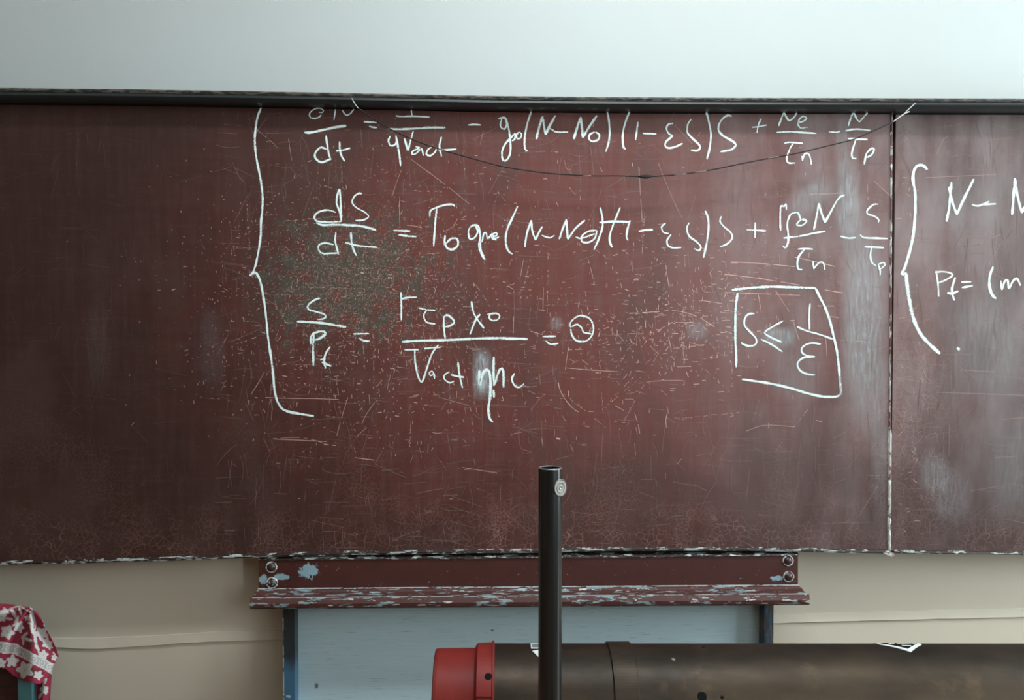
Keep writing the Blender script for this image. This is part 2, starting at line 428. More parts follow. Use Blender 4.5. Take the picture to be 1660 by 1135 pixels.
# ------------------------------------------------------------------ chalk writing
REG = {'1': (390, 140, 3.914), '2': (780, 140, 3.914), '3': (1140, 140, 3.192), '4': (390, 420, 3.914), '5': (780, 420, 3.914), '6': (1140, 420, 3.192)}
CHALK = """
1 3.6:130,135 108,195 95,270 90,345 98,440 115,530 130,610 140,700 138,780 130,860 128,940 118,1020 105,1090 95,1135 80,1176 58,1202
4 3.8:62,104 90,85 110,105 130,160 143,230 155,310 165,400 172,480 185,570 198,660 208,750 215,830 232,900 265,950 310,970 380,983 465,997
1 2.6:500,164 517,166 526,152 500,139 465,146 438,172 443,198 470,204 497,196 512,180
1 2.6:602,145 592,215
1 2.6:645,150 665,180 690,178 720,145
1 4.6:405,292 450,292 530,275 610,258 670,250
1 3.6:545,400 510,388 475,420 475,455 510,482 550,470 575,460;542,312 550,370 560,430 572,465
1 3.6:628,350 630,400 640,440 660,475;605,410 650,405 695,392
1 3.4:782,225 865,230;815,252 840,260 865,262
1 3:985,185 1010,192 1090,190 1200,195;1083,150 1088,190
1 3.8:935,268 1000,272 1100,268 1200,262 1300,262
1 3.2:950,315 938,345 950,375 980,370 992,335;985,312 998,380 1010,450 1015,505
1 3.4:1040,330 1055,385 1062,405 1080,340 1095,285
1 2.8:1110,383 1140,393 1115,425 1090,432 1092,412 1130,395 1150,398 1160,440
1 2.8:1215,385 1190,400 1178,430 1205,440 1235,415 1242,395
1 3:1275,320 1262,380 1275,445;1250,400 1290,405 1370,398
1 3.2:1445,245 1480,242 1525,245
1 3.2:605,800 550,785 490,800 468,830 485,855 560,862 640,858;625,650 612,700 610,745 630,800 638,855;630,655 635,740 640,850
1 3:768,685 755,678 725,695 708,735 735,770 790,800 812,828 780,848 730,852
1 4:480,865 520,880 600,878 700,882 780,890 860,912
1 3.2:590,1005 540,995 500,1005 495,1035 520,1060 575,1060 615,1058;605,925 600,980 612,1030 622,1068
1 3.4:700,925 705,990 718,1040 735,1075;665,992 740,1010 865,1022
1 3.6:970,915 1075,918;1003,942 1060,950 1115,953
1 3.4:1200,825 1205,790 1240,770 1300,752 1345,750 1360,762;1245,775 1235,860 1230,940 1225,1015
1 3.8:1298,945 1295,985 1310,1025 1345,1035 1378,1010 1375,970 1340,965 1305,995
1 3.4:1485,880 1455,895 1445,930 1455,968 1485,960 1505,920 1490,882;1470,880 1510,890 1520,960 1512,1010 1530,1070 1552,1100
1 4.4:1520,985 1524,1040 1545,1095
1 2.8:1530,990 1545,930 1560,935 1568,965 1600,935 1608,965 1640,955
2 2.8:62,958 100,945 95,928 72,940 70,965 98,975
2 3.4:110,205 150,200 162,240 145,272 122,250 130,205;155,205 175,270 185,350 185,420 165,465 140,470 132,420 150,370 185,330 215,300 212,335 195,345
2 2.8:240,290 222,310 230,333 252,325 255,300 240,290
2 3.2:318,160 295,230 278,310 275,370 280,400 295,410
2 4.2:350,335 365,270 390,190;390,190 400,260 408,305;408,305 435,250 472,185
2 3:425,262 445,272 480,290 552,290
2 4.2:587,335 610,260 632,195;632,195 640,270 645,325;645,325 690,250 735,185
2 3.6:720,290 690,305 685,335 710,350 745,335 748,305 725,290
2 3.2:800,160 812,230 815,310 805,370 790,415
2 3.2:942,160 918,220 900,290 898,350 905,390 918,398
2 3.2:995,225 988,280 980,340
2 3:1025,298 1065,300 1112,302
2 3.4:1218,235 1190,240 1175,265 1190,300 1215,312;1215,315 1175,350 1168,380 1195,392 1240,380 1278,362
2 3.2:1332,210 1312,240 1308,290 1340,330 1378,365 1390,390 1370,408 1330,405
2 3.4:1428,160 1448,240 1458,310 1450,390 1432,463
2 3.8:1590,190 1560,185 1520,220 1505,270 1530,310 1590,345 1615,370 1590,400 1520,415
2 3.6:232,760 200,830 165,910 155,980 170,1040 198,1065
2 3.4:278,1020 285,960 300,900 318,850;318,850 325,920 345,975;345,975 365,930 388,890
2 2.6:385,945 410,955 440,960 465,945
2 3.6:495,970 515,910 540,845;540,845 545,920 550,970;550,970 600,900 658,850
2 3.2:735,915 680,920 640,950 640,985 680,990 720,965 735,915;600,955 630,965 680,950 720,935
2 3.6:755,768 770,840 768,900 745,970 715,1038
2 3.6:882,768 845,860 820,930 815,980 830,1022
2 3.6:945,850 930,900 922,950 930,978;750,865 850,858 945,862
2 3.4:1000,920 1045,912 1090,910
2 3.2:1170,868 1145,890 1155,925 1190,935;1205,940 1180,975 1185,1010 1220,1025 1270,1022
2 3:1320,865 1305,900 1320,950 1365,985 1395,1020 1380,1042 1352,1030
2 3.4:1422,790 1440,840 1442,910 1430,1000 1410,1088
2 3:1525,825 1515,855 1540,890 1585,930 1592,965 1560,1000 1515,1018
3 3:300,168 285,200 278,242;252,212 290,208 328,200
3 3.2:390,205 405,165 418,132;418,132 430,160 445,180;445,180 470,160 487,132
3 2.8:487,188 515,182 535,165 518,155 498,170 490,195 505,215 540,212
3 3:380,238 450,235 530,240 585,243
3 3:420,295 450,290 515,295;470,290 450,320 432,370 440,395 475,397
3 2.8:510,360 515,385;512,385 525,350 545,350 555,375 560,405
3 2.8:650,235 690,238 708,232
3 3.2:750,205 765,160 778,135;778,135 795,170 808,185;808,185 835,155 855,130
3 3.2:735,230 790,222 865,228
3 3.2:747,270 790,273 850,275;790,275 775,320 768,355 775,372 792,373
3 3.2:845,345 838,375 832,405;845,345 870,322 885,325 870,355 840,370
3 3:270,705 268,740 268,785;225,742 270,745 325,748
3 3:400,748 398,680 402,620 418,622 428,608 430,640
3 3.2:505,690 490,655 470,655 450,665 435,710 440,770 438,810 425,835 412,825
3 2.8:505,690 535,695 515,685 490,705 485,718 515,718 538,695
3 3.8:572,745 585,680 598,605;598,605 610,650 630,705;630,705 665,640 700,580 732,562
3 3.2:415,785 500,775 580,758 632,750
3 3:708,775 750,785 790,782
3 3:905,610 880,612 850,640 850,660 885,672 908,690 905,705
3 3.2:812,768 830,782 880,785 955,788
3 3.2:835,830 880,832 935,835;870,835 865,880 875,915 895,928
3 2.8:905,920 915,950 915,978;908,920 930,912 942,920 925,940 908,945
3 3:490,842 530,840 568,843;525,843 495,880 487,915 492,945 512,948
3 2.8:568,905 572,945;570,945 600,912 620,912 630,950
4 3:505,248 470,260 430,290 430,318 480,335 530,350 540,370 515,382 485,382
4 4.4:358,397 430,400 520,407 600,420 670,432
4 4.2:465,480 460,560 462,680;445,540 448,490 480,465 530,460 535,480 500,505 470,515
4 3.4:570,555 545,590 530,640 540,695;505,640 540,632;515,655 575,680
4 3:715,475 815,473;748,500 780,518 820,520
4 3.2:1018,210 1020,300 1020,388;1015,255 1060,245 1118,242
4 3:1130,310 1180,322 1235,325;1180,325 1162,360 1180,400 1235,412
4 3.4:1290,365 1290,430 1298,505;1285,375 1310,355 1345,380 1355,405 1325,425 1295,430
4 3.4:1465,268 1475,330 1500,380 1545,440;1520,350 1490,390 1455,480
4 4.2:1022,525 1150,518 1300,515 1500,505 1645,502 1700,505 1780,506 1822,508
4 3.2:1105,570 1108,650 1125,740 1150,780 1180,700 1215,600 1255,545;1040,577 1130,575;1165,568 1270,560
4 2.8:1195,720 1215,712 1225,730 1205,740 1195,722;1228,725 1230,760
4 2.8:1325,715 1295,735 1292,760 1325,785 1355,775
4 3.4:1380,655 1388,730 1408,818;1335,735 1380,745 1418,750
4 5:1515,705 1518,795 1540,720 1570,705 1585,760 1585,860 1572,950 1580,1010 1600,1035;1605,830 1608,880
5 4.4:80,620 78,720 82,805;84,795 118,702 140,712 142,815
5 3.2:212,725 195,760 210,800 240,815 272,790
5 3:60,345 50,370 70,390 105,385 118,360 95,345 60,348 38,352
5 3.2:390,493 475,490;410,520 440,540 490,535
5 3.2:568,435 566,405 600,370 640,360 690,380 712,430 705,480 675,515 640,525 600,515 575,480 568,445;575,430 610,415 640,440 650,465 700,475
6 4.2:148,160 240,150 350,143 450,146 580,150;580,150 600,190 630,250 655,320 675,400 692,480 702,560 708,640 712,690 690,712 620,712 540,695 450,668 350,645 270,632 200,622;178,175 168,250 166,330 166,420 170,490 170,560
6 3.4:265,282 235,285 215,310 215,345 245,380 272,410 272,440 240,450 205,440 198,430
6 3.2:413,320 360,350 318,380 350,405 405,430;298,415 350,440 410,480
6 3.4:553,230 548,290 550,365
6 3.2:485,350 530,370 600,390 672,415
6 3.2:608,440 560,435 520,450 508,475 530,498 578,505;575,508 520,510 488,540 500,575 535,595 578,600
R
3 5:1160,430 1140,412 1115,408 1093,430 1085,480 1095,540 1098,600 1095,680 1088,760 1072,840 1055,900 1040,945 1025,975
6 6:1030,82 1048,75 1052,110 1058,160 1068,220 1080,280 1100,340 1130,395 1170,440 1225,490
3 4.4:1258,700 1272,630 1280,540 1285,495;1270,520 1290,600 1312,665;1312,665 1345,590 1400,480
3 3.2:1390,612 1425,618 1480,595;1440,612 1515,608
3 4.4:1598,665 1605,580 1612,475;1612,475 1625,560 1648,655;1648,655 1690,570 1730,470
6 3.4:1218,195 1215,130 1205,60;1200,70 1240,65 1285,75 1285,90 1250,110 1220,122
6 4.2:1305,95 1290,140 1288,175 1300,215;1262,175 1290,178 1320,165
6 3.2:1335,120 1388,118;1338,148 1395,138
6 4.4:1500,40 1485,80 1480,130 1492,180 1515,205
6 3.6:1540,112 1545,158 1560,115 1575,110 1582,152 1600,118 1620,100 1632,115 1642,138
6 5:1312,460 1322,466 1318,472
"""
def ribbon(V, Fc, C, pts, width, plane, colour=None, taper=.35):
    n = len(pts); ph = random.random()*50
    for i, p in enumerate(pts):
        d = (pts[min(i+1, n-1)]-pts[max(i-1, 0)])
        if d.length < 1e-6: d = Vector((1, 0))
        d.normalize(); nn = Vector((-d.y, d.x))
        t = i/max(1, n-1)
        w = width*(.88+.35*mnoise.noise(Vector((t*n*.22, ph, 0))))*(1-taper*max(0, 1-min(t, 1-t)*n/2.0))
        pr = .78+.5*mnoise.noise(Vector((t*n*.12, ph, 7)))
        for k, s in enumerate((-.62, 0, .62)):
            q = p+nn*(w*s); g = pt(q.x, q.y, plane)
            V.append(tuple(g))
            C.append(colour if colour else ((1.0 if k == 1 else 0.15), pr, 0, 1))
    b = len(V)-3*n
    for i in range(n-1):
        for k in (0, 1): Fc.append((b+i*3+k, b+i*3+k+1, b+i*3+k+4, b+i*3+k+3))
panel, plane = P1, -.0006
for line in CHALK.strip().split('\n'):
    if line == 'R': panel, plane = P2, .0034; continue
    head, body = line.split(':'); r, w = head.split(); ox, oy, sc = REG[r]
    V, Fc, C = [], [], []
    for st in body.split(';'):
        P = [Vector((ox+float(a.split(',')[0])/sc, oy+float(a.split(',')[1])/sc)) for a in st.split()]
        ribbon(V, Fc, C, smooth_path(P, 2.5), float(w)*.86, plane)
        plane -= 3e-6
    mesh('chalk_symbol', V, Fc, M['chalk'], panel, cols=C)

# ---- scratches and ticks (uncountable): one part for each board
def scratch_set(panel, x0, x1, y0, y1, plane, main):
    V, Fc, C = [], [], []
    def strip(x, y, L, ang, w, col, bend=0.0):
        if not (x0+3 < x < x1-3 and y0 < y < y1): return
        n = 2 if abs(bend) < 1e-3 else 5
        P = []
        a = ang-bend/2
        px, py = x-math.cos(ang)*L/2, y-math.sin(ang)*L/2
        for i in range(n):
            P.append(Vector((min(max(px, x0+2), x1-2), min(max(py, y0), y1)))); px += math.cos(a)*L/(n-1); py += math.sin(a)*L/(n-1); a += bend/(n-1)
        b = len(V); pl = plane-random.random()*.00015
        for i, p in enumerate(P):
            d = (P[min(i+1, n-1)]-P[max(i-1, 0)])
            if d.length < 1e-6: d = Vector((1, 0))
            d.normalize(); nn = Vector((-d.y, d.x))*w*(.5 if 0 < i < n-1 or n == 2 else .2)
            V.append(tuple(pt(p.x+nn.x, p.y+nn.y, pl))); V.append(tuple(pt(p.x-nn.x, p.y-nn.y, pl)))
            C.extend([(*col, 1)]*2)
        for i in range(n-1): Fc.append((b+2*i, b+2*i+1, b+2*i+3, b+2*i+2))
    R, G = random.uniform, random.gauss
    def ang(): return random.choice([G(1.57, .12), G(1.57, .3), G(0, .08), G(0, .25), R(0, 3.14)])
    def tone(k): return (.32*k, .195*k, .170*k)
    ln = lambda pts, w, k: [strip((a[0]+b[0])/2, (a[1]+b[1])/2, math.dist(a, b)+.4, math.atan2(b[1]-a[1], b[0]-a[0]), w, tone(k)) for a, b in zip(pts, pts[1:])]
    area = (x1-x0)*(y1-y0)
    for _ in range(int(area/520)):                        # fine hairlines everywhere
        x, y = R(x0, x1), R(y0, y1)
        k = R(.16, .30) if x < 360 else R(.34, .70)
        strip(x, y, R(8, 60), ang(), R(.35, .75), tone(k), R(-.9, .9) if random.random() < .5 else 0)
    if main:
        def cluster(n, cx, cy, sx, sy, L, w, k, col=None):
            for _ in range(n):
                strip(G(cx, sx), G(cy, sy), R(*L), ang(), R(*w), col or tone(R(*k)), R(-.5, .5) if random.random() < .3 else 0)
        ol = (.060, .060, .045)
        cluster(260, 560, 440, 80, 60, (4, 18), (.8, 2.0), (1, 1), ol)
        cluster(800, 560, 450, 120, 90, (1.0, 3.6), (.6, 1.1), (.6, 1.3))
        cluster(1500, 560, 470, 130, 95, (1, 3.8), (.5, 1.1), (.6, 1.4))
        cluster(420, 600, 560, 150, 80, (1.5, 8), (.6, 1.3), (.8, 1.6))
        cluster(420, 850, 470, 210, 110, (1.5, 8), (.6, 1.2), (.8, 1.6))
        cluster(240, 1060, 535, 65, 45, (2, 10), (.7, 1.3), (.9, 1.9))
        cluster(150, 1180, 490, 45, 60, (2, 9), (.7, 1.2), (.9, 1.9))
        cluster(120, 780, 650, 160, 60, (4, 20), (.6, 1.1), (.6, 1.2))
        for _ in range(95):                               # interrupted long scores
            x, y = random.choice([(G(560, 110), G(470, 90)), (G(760, 220), G(470, 110)), (G(1080, 110), G(520, 70))])
            a = random.choice([G(1.57, .06), G(0, .04), G(2.2, .2), G(.8, .2)]); n = random.randint(5, 26)
            for i in range(n):
                if random.random() < .62: strip(x+math.cos(a)*i*4.2+G(0, .4), y+math.sin(a)*i*4.2+G(0, .4), R(1.5, 4.5), a, R(.6, 1.2), tone(R(.8, 1.5)))
        TR = """5 1.2 1.9:940,345 1100,335 1210,328 1300,340 1390,375 1480,430
5 1.1 1.6:1120,465 1150,437 1215,400
5 1.1 1.8:1240,403 1350,403
5 1 1.6:535,690 640,700 740,707 870,715
5 1 1.6:640,640 680,672 710,710
5 1.1 1.8:485,760 500,830 540,900 580,945 615,970
5 1.1 1.7:975,980 990,1030 1000,1070 1005,1105
5 1.1 1.6:1182,970 1172,1020 1176,1070
5 1.1 1.7:850,930 885,950 920,970
5 1 1.5:555,560 545,620 535,700
5 1 1.5:555,575 640,573
5 1 1.5:1272,480 1278,560 1290,660
5 1 1.5:1190,500 1208,590
5 1 1.6:865,475 905,520
5 1 1.5:885,545 887,595
5 1 1.5:1320,530 1380,545 1415,543
5 1 1.4:1255,685 1330,682
5 1 1.4:975,708 1040,718
5 1 1.4:1000,788 1100,775 1200,770 1285,772 1283,800
5 1 1.5:1170,15 1178,90 1192,178
5 1 1.4:678,0 700,80 716,152
5 1 1.4:268,5 250,110
5 1 1.4:395,180 392,320
5 1.3 1.6:365,322 402,325
5 1 1.4:205,330 205,470
5 1.1 1.5:315,458 390,480
5 1.1 1.6:1395,262 1525,282
5 1 1.5:172,172 205,193
5 1 1.4:132,870 146,908
2 1 1.5:1000,510 1008,640 1014,740 1022,860
2 .9 1.1:1125,490 1160,580 1210,700 1275,840
2 .9 1:1190,210 1280,300 1340,365
2 .9 1.2:560,640 575,665 598,685
2 .9 1.1:530,470 540,520 570,530
1 1 1.3:1085,465 1200,550 1320,640 1450,745
1 1 1.1:1020,530 990,610 960,700
1 1 1.2:305,335 315,410 325,470
1 .9 1:1540,280 1520,370
1 1 1.1:1375,840 1350,890 1295,920
1 1 1.3:1010,700 1008,790 1012,900
1 1 1.6:1020,882 1090,884 1150,897
1 1 1.4:1185,1062 1290,1056
4 1 1.5:135,878 300,884 450,886 670,892
4 1 1.2:680,880 640,1010 610,1120
4 1 1.3:850,910 790,1000 755,1090
4 1 1.2:150,720 110,790 65,860
4 1 1.2:950,735 930,830
4 1 1:1230,870 1340,900 1450,930
4 1 1.1:560,1180 400,1135 205,1140
6 1.2 1.9:115,80 250,95 380,115 500,135
6 1.2 1.9:145,15 250,20 400,32 475,40
3 1.2 1.9:475,885 560,903 680,932
6 1.1 1.7:110,172 240,178 500,188
6 1 1.6:0,215 95,230
6 1.1 1.8:630,160 720,175
6 1.1 1.8:590,243 720,243
6 1 1.6:645,295 702,304
6 1 1.5:375,165 410,220 445,272
6 1 1.5:285,185 300,275
6 1 1.5:110,265 185,275
6 1 1.4:465,320 480,370 497,420
6 1 1.4:632,390 640,500
6 1.1 1.7:583,835 622,843
6 1 1.4:340,800 335,900
6 1 1.3:225,890 320,860 470,868
3 1 1.4:550,558 640,556 715,552
3 .9 1.3:780,520 760,620 725,662
3 .9 1.1:850,510 853,590
3 .9 1.3:885,490 960,560
3 .9 1.2:395,870 398,1000"""
        for line in TR.split('\n'):
            head, bd = line.split(':'); r, w, k = head.split(); ox, oy, sc = REG[r]
            P = smooth_path([Vector((ox+float(a.split(',')[0])/sc, oy+float(a.split(',')[1])/sc)) for a in bd.split()], 6)
            for a, b in zip(P, P[1:]):
                if random.random() < .88: ln([a, b], float(w)*R(.7, 1.1), float(k)*R(.75, 1.1))
        ln([(445, 712), (530, 716)], 1.0, 1.4); ln([(575, 742), (606, 746)], 1.1, 1.5); ln([(750, 758), (806, 767)], 1.0, 1.2)
        for (cx, cy) in ((588, 442), (632, 450), (905, 711)): ln([(cx-3, cy), (cx+3, cy+1)], 2.5, 1.7)
    else:
        for a in ([(1518, 636), (1660, 641)], [(1450, 612), (1510, 622)], [(1625, 680), (1660, 677)], [(1480, 555), (1500, 610), (1512, 620)],
                  [(1560, 600), (1614, 603)], [(1604, 388), (1622, 380)], [(1603, 430), (1622, 395)], [(1500, 288), (1616, 283)], [(1518, 250), (1530, 225), (1535, 222)]):
            ln(a, .8, .85)
        for _ in range(60): strip(G(1470, 14), R(200, 880), R(3, 12), R(0, 3.14), R(.6, 1.1), tone(R(.8, 1.3)), R(-1, 1))
    o = mesh('scratches', V, Fc, M['scratch'], panel, cols=C); o['kind'] = 'stuff'
scratch_set(P1, -420, 1443, 182, 888, -.0003, True)
scratch_set(P2, 1448.5, 2100, 188, 890, .0037, False)

# ---- smears of chalk dust left by hand and sponge; tall right columns paint in window glare
def smudge_haze(panel, cx, cy, rx, ry, dens, plane, rot=0.0, col=(.55, .60, .62)):
    V, Fc, C, n = [], [], [], 12
    for j in range(n+1):
        for i in range(n+1):
            u, v = 2*i/n-1, 2*j/n-1
            x, y = u*rx, v*ry
            V.append(tuple(pt(cx+x*math.cos(rot)-y*math.sin(rot), cy+x*math.sin(rot)+y*math.cos(rot), plane)))
            d = max(0.0, 1-u*u)*max(0.0, 1-v*v)
            C.append((*col, dens*min(1, d**1.6*1.5)))
    for j in range(n):
        for i in range(n): Fc.append((j*(n+1)+i, j*(n+1)+i+1, (j+1)*(n+1)+i+1, (j+1)*(n+1)+i))
    o = mesh('chalk_smudge_haze', V, Fc, M['dust_haze'], panel, cols=C); o['kind'] = 'stuff'
pl = -.0010
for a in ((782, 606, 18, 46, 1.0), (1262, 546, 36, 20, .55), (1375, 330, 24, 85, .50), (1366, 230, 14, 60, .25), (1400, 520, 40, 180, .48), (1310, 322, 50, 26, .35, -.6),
          (1130, 536, 22, 20, .35), (902, 525, 14, 14, .35), (160, 560, 26, 90, .05), (345, 575, 26, 70, .06), (340, 530, 16, 40, .04), (1425, 700, 16, 180, .20),
          (1290, 600, 60, 60, .18)):
    smudge_haze(P1, *a[:5], pl, *(a[5:])); pl -= 2e-5
pl = .0030
for a in ((1560, 330, 90, 60, .16), (1600, 560, 80, 120, .18), (1515, 770, 30, 40, .25), (1540, 800, 40, 60, .18), (1640, 760, 50, 100, .16)):
    smudge_haze(P2, *a[:5], pl); pl -= 2e-5

# ------------------------------------------------------------------ wire slung from the rail
M['wire'] = plain('dark_wire', (.007, .006, .006), .75, 0, .3)
M['bare'] = plain('bare_bright_wire', (.40, .41, .40), .45, .3, .3, 90)
M['dull'] = plain('scuffed_wire', (.20, .16, .14), .5, 0, .5, 90)
YV = -.061
wire = empty('hanging_wire', 'thin dark wire sagging from the rail across the first equation', 'wire', tuple(pt(1045, 286, YV)))
WP = [(581, 176), (605, 192), (640, 213), (700, 238), (780, 261), (820, 271), (890, 281), (960, 285), (1000, 285), (1045, 286.5), (1075, 285), (1110, 282),
      (1150, 276), (1190, 268), (1235, 259), (1290, 249), (1340, 237), (1380, 227), (1410, 215), (1447, 198)]
def wpath(P, Y=YV): return smooth_path([pt(x, y, Y) for x, y in P], .006)
mesh('cord', *tube(wpath(WP), .0014), M['wire'], wire, smooth=True)
kp = wpath([(1034, 286), (1045, 286.6), (1058, 285.5)])
mesh('splice', *tube(kp, [.0014+.0034*math.sin(math.pi*i/(len(kp)-1)) for i in range(len(kp))]), M['wire'], wire, smooth=True)
mesh('end_tie', *tube(wpath([(570, 159), (575, 168), (581, 176), (586, 179)]), .0013), M['bare'], wire, smooth=True)
mesh('end_tie', *tube(wpath([(1447, 198), (1465, 185), (1474, 181)]), .0015), M['bare'], wire, smooth=True)
mesh('end_tie', *tube(wpath([(1465, 185), (1472, 178), (1484, 167)]), .0011), M['bare'], wire, smooth=True)
for a in ([(945, 285), (958, 285)], [(1093, 284), (1112, 282)], [(1125, 280), (1145, 277)], [(1245, 257), (1262, 254)]):
    q = wpath(a); mesh('bare_section', *tube([p+Vector((0, -.0004, .0002)) for p in q], .0012), M['dull'], wire, smooth=True)

# ------------------------------------------------------------------ plank with chalk tray
M['plank'] = chipped('maroon_plank_paint', (.060, .0165, .0135), (.24, .36, .42), .80, 26, (.6, 1, 2), (.55, .55, .52), .80, .42,
    spots=[(tuple(pt(500, 927)), (.030, .2, .022)), (tuple(pt(456, 936)), (.022, .2, .010)), (tuple(pt(426, 941)), (.014, .2, .014)), (tuple(pt(1262, 938)), (.020, .2, .008))])
M['tray'] = chipped('worn_tray_paint', (.072, .022, .019), (.22, .30, .33), .560, 52, (.35, 1.4, 1.6), (.48, .50, .48), .62, .5)
tray = empty('chalk_tray', 'maroon wooden plank with bolts and narrow chipped chalk tray below the chalkboard', 'chalk tray', tuple(pt(857, 975, YW)))
def quad_slab(pix, Y0, Y1):
    P = [pt(x, y, Y0) for x, y in pix]; n = len(P)
    V = [(p.x, Y0, p.z) for p in P]+[(p.x, Y1, p.z) for p in P]
    return V, [tuple(range(n))[::-1], tuple(range(n, 2*n))]+[(i, (i+1) % n, n+(i+1) % n, n+i) for i in range(n)]
mesh('plank', *quad_slab([(420, 906), (1294, 899), (1294, 949), (419, 955)], .004, YW-.002), M['plank'], tray, bevel=.002)
mesh('top_bead', *sweep([(.0, .0), (-.003, -.002), (-.0035, -.005), (0, -.007), (.02, -.007), (.02, 0)],
     [tuple(pt(420+874*i/40, 904.5-7.5*i/40+.6*mnoise.noise(Vector((i*.4, 0, 0))), .003)) for i in range(41)]), M['edge'], tray)
YT = -.062
L0, R0 = pt(419, 955, .004), pt(1294, 949, .004)
def tray_path(n=50): return [(L0.x+(R0.x-L0.x)*i/n, 0, L0.z+(R0.z-L0.z)*i/n) for i in range(n+1)]
prof = [(.05, .002), (.001, .002), (-.002, .000), (-.006, -.001), (-.010, -.004), (-.018, -.006), (-.044, -.007), (-.050, -.004), (-.056, -.004), (-.062, -.008), (-.065, -.015), (-.064, -.023), (-.058, -.029), (-.050, -.031), (.05, -.031)]
V, Fc = sweep(prof, tray_path()); n = len(prof)
V = [Vector(v) for v in V]
for k in range(n):                                   # ends flare out and are rounded at the front
    ext = .0045 if prof[k][0] < -.008 else 0.0
    if prof[k][0] < -.058: ext = .003
    V[k].x -= ext; V[-n+k].x += ext
mesh('tray', V, Fc, M['tray'], tray)
M['white_wear'] = chipped('rubbed_white_edge', (.50, .54, .53), (.10, .05, .045), .52, 30, (1, 4, 4), (.62, .66, .65), .6)
for (dy, dz, w) in ((-.0005, .0022, .0030), (-.0535, -.0035, .0022)):   # paint rubbed off along the two arrises
    mesh('worn_arris', *sweep([(dy-w*.5, dz-w*.4), (dy+w*.3, dz-w*.4), (dy+w*.3, dz+w*.35), (dy-w*.5, dz+w*.35)], tray_path()), M['white_wear'], tray)
M['bolt'] = chipped('painted_bolt', (.045, .02, .018), (.22, .31, .34), .56, 60, (1, 1, 1), (.5, .5, .5), .70, .3)
M['ring'] = chipped('chipped_bolt_ring', (.45, .45, .42), (.09, .04, .035), .52, 90, (1, 1, 1), (.7, .74, .72), .55, .5)
for (x, y) in ((440, 919.5), (441, 945), (1277, 909), (1278, 935)):
    c = pt(x, y, .004); r = .0112
    V, Fc = lathe([(0.0, r*.98), (.002, r*.96), (.0045, r*.82), (.0068, r*.55), (.0078, r*.2), (.0079, .0004)], 28)
    V = [(c.x+a, c.y-h, c.z+b) for a, b, h in V]
    bo = mesh('bolt', V, [f[::-1] for f in Fc], M['bolt'], tray, smooth=True)
    V, Fc = lathe([(-.001, r*.95), (.0024, r*.98), (.003, r*1.12), (.0022, r*1.24), (-.001, r*1.28)], 28)
    V = [(c.x+a+.0006*mnoise.noise(Vector((a*300, b*300, x))), c.y-h, c.z+b+.0008*mnoise.noise(Vector((a*300, b*300, y)))) for a, b, h in V]
    mesh('washer', V, [f[::-1] for f in Fc[:-2]], M['ring'], bo, smooth=True)

# ------------------------------------------------------------------ pale panel in its worn blue frame
def mat_brushed():
    t = NT('pale_blue_brushed_panel'); p = t.pos()
    b = t.noise(t.scl(p, (6, 1, 330)), 1.0, 4, .7)
    c = t.mix(b, (.46, .645, .72), (.68, .86, .93))
    c = t.mix(t.mul(t.step(t.noise(t.scl(p, (14, 1, 300)), 1.0, 3, .7), .58, .72), .65), c, (.24, .34, .38))
    c = t.mix(t.ell(p, tuple(pt(513, 1112, .05)), (.006, 1, .009), .5, 1.1, .8), c, (.16, .22, .23))
    c = t.mix(t.ell(p, tuple(pt(798, 1022, .05)), (.006, 1, .002), .5, 1.1, .8), c, (.12, .14, .15))
    return t.bsdf(c, .55, 0, .35, t.bump(b, .08, .001))
M['brushed'] = mat_brushed()
def mat_stile(name, left):
    t = NT(name); p = t.pos()
    n = t.noise(t.scl(p, (60, 60, 14)), 1.0, 5, .65)
    c = t.mix(t.step(n, .40, .62), (.030, .036, .042), (.055, .105, .155) if not left else (.035, .050, .062))
    if left:
        z = t.n('ShaderNodeSeparateXYZ'); t.put(z.inputs[0], p)
        zz = t.math('ADD', z.outputs[2], t.mul(t.math('SUBTRACT', n, .5), .12))
        c = t.mix(t.step(zz, pt(465, 1095, .01).z, pt(465, 1060, .01).z, 1, 0), c, (.055, .145, .24))
        c = t.mix(t.step(t.noise(t.scl(p, (30, 30, 45)), 1.0, 4, .6), .66, .70), c, (.4, .5, .55))
    else:
        c = t.mix(t.step(t.noise(t.scl(p, (220, 1, 9)), 1.0, 5, .7), .52, .62), c, (.20, .125, .075))
    return t.bsdf(c, .45)
fr = empty('framed_panel', 'pale blue brushed panel in a worn dark blue frame below the chalk tray', 'panel', (pt(857, 1300, .05).x, .05, pt(857, 1300, .05).z))
zt, zb = min(L0.z, R0.z)-.0318, .50
xa, xb = pt(474, 1050, .05).x, pt(1236, 1020, .05).x
mesh('panel', *box((xa, .05, zb), (xb, YW-.001, zt)), M['brushed'], fr)
ls, rs = mat_stile('worn_blue_stile_dark', True), mat_stile('worn_blue_stile_brown', False)
a0, a1 = pt(459.5, 1050, .012).x, pt(478, 1050, .012).x
mesh('stile', *box((a0, .012, zb), (a1, YW-.001, zt)), ls, fr, bevel=.0015)
a0, a1 = pt(1238.5, 1020, .012).x, pt(1254, 1020, .012).x
mesh('stile', *box((a0, .012, zb), (a1, YW-.001, zt)), rs, fr, bevel=.0015)
mesh('bottom_rail', *box((pt(459.5, 1050, .012).x, .012, zb-.03), (a1, YW-.001, zb)), rs, fr, bevel=.0015)
M['wornline'] = chipped('pale_worn_arris', (.45, .47, .45), (.06, .08, .09), .50, 40, (1, 1, 1), (.62, .64, .6), .6)
x = pt(459.5, 1050, .012).x
mesh('worn_arris', *box((x-.0014, .0115, zb), (x+.0008, .016, zt)), M['wornline'], fr)

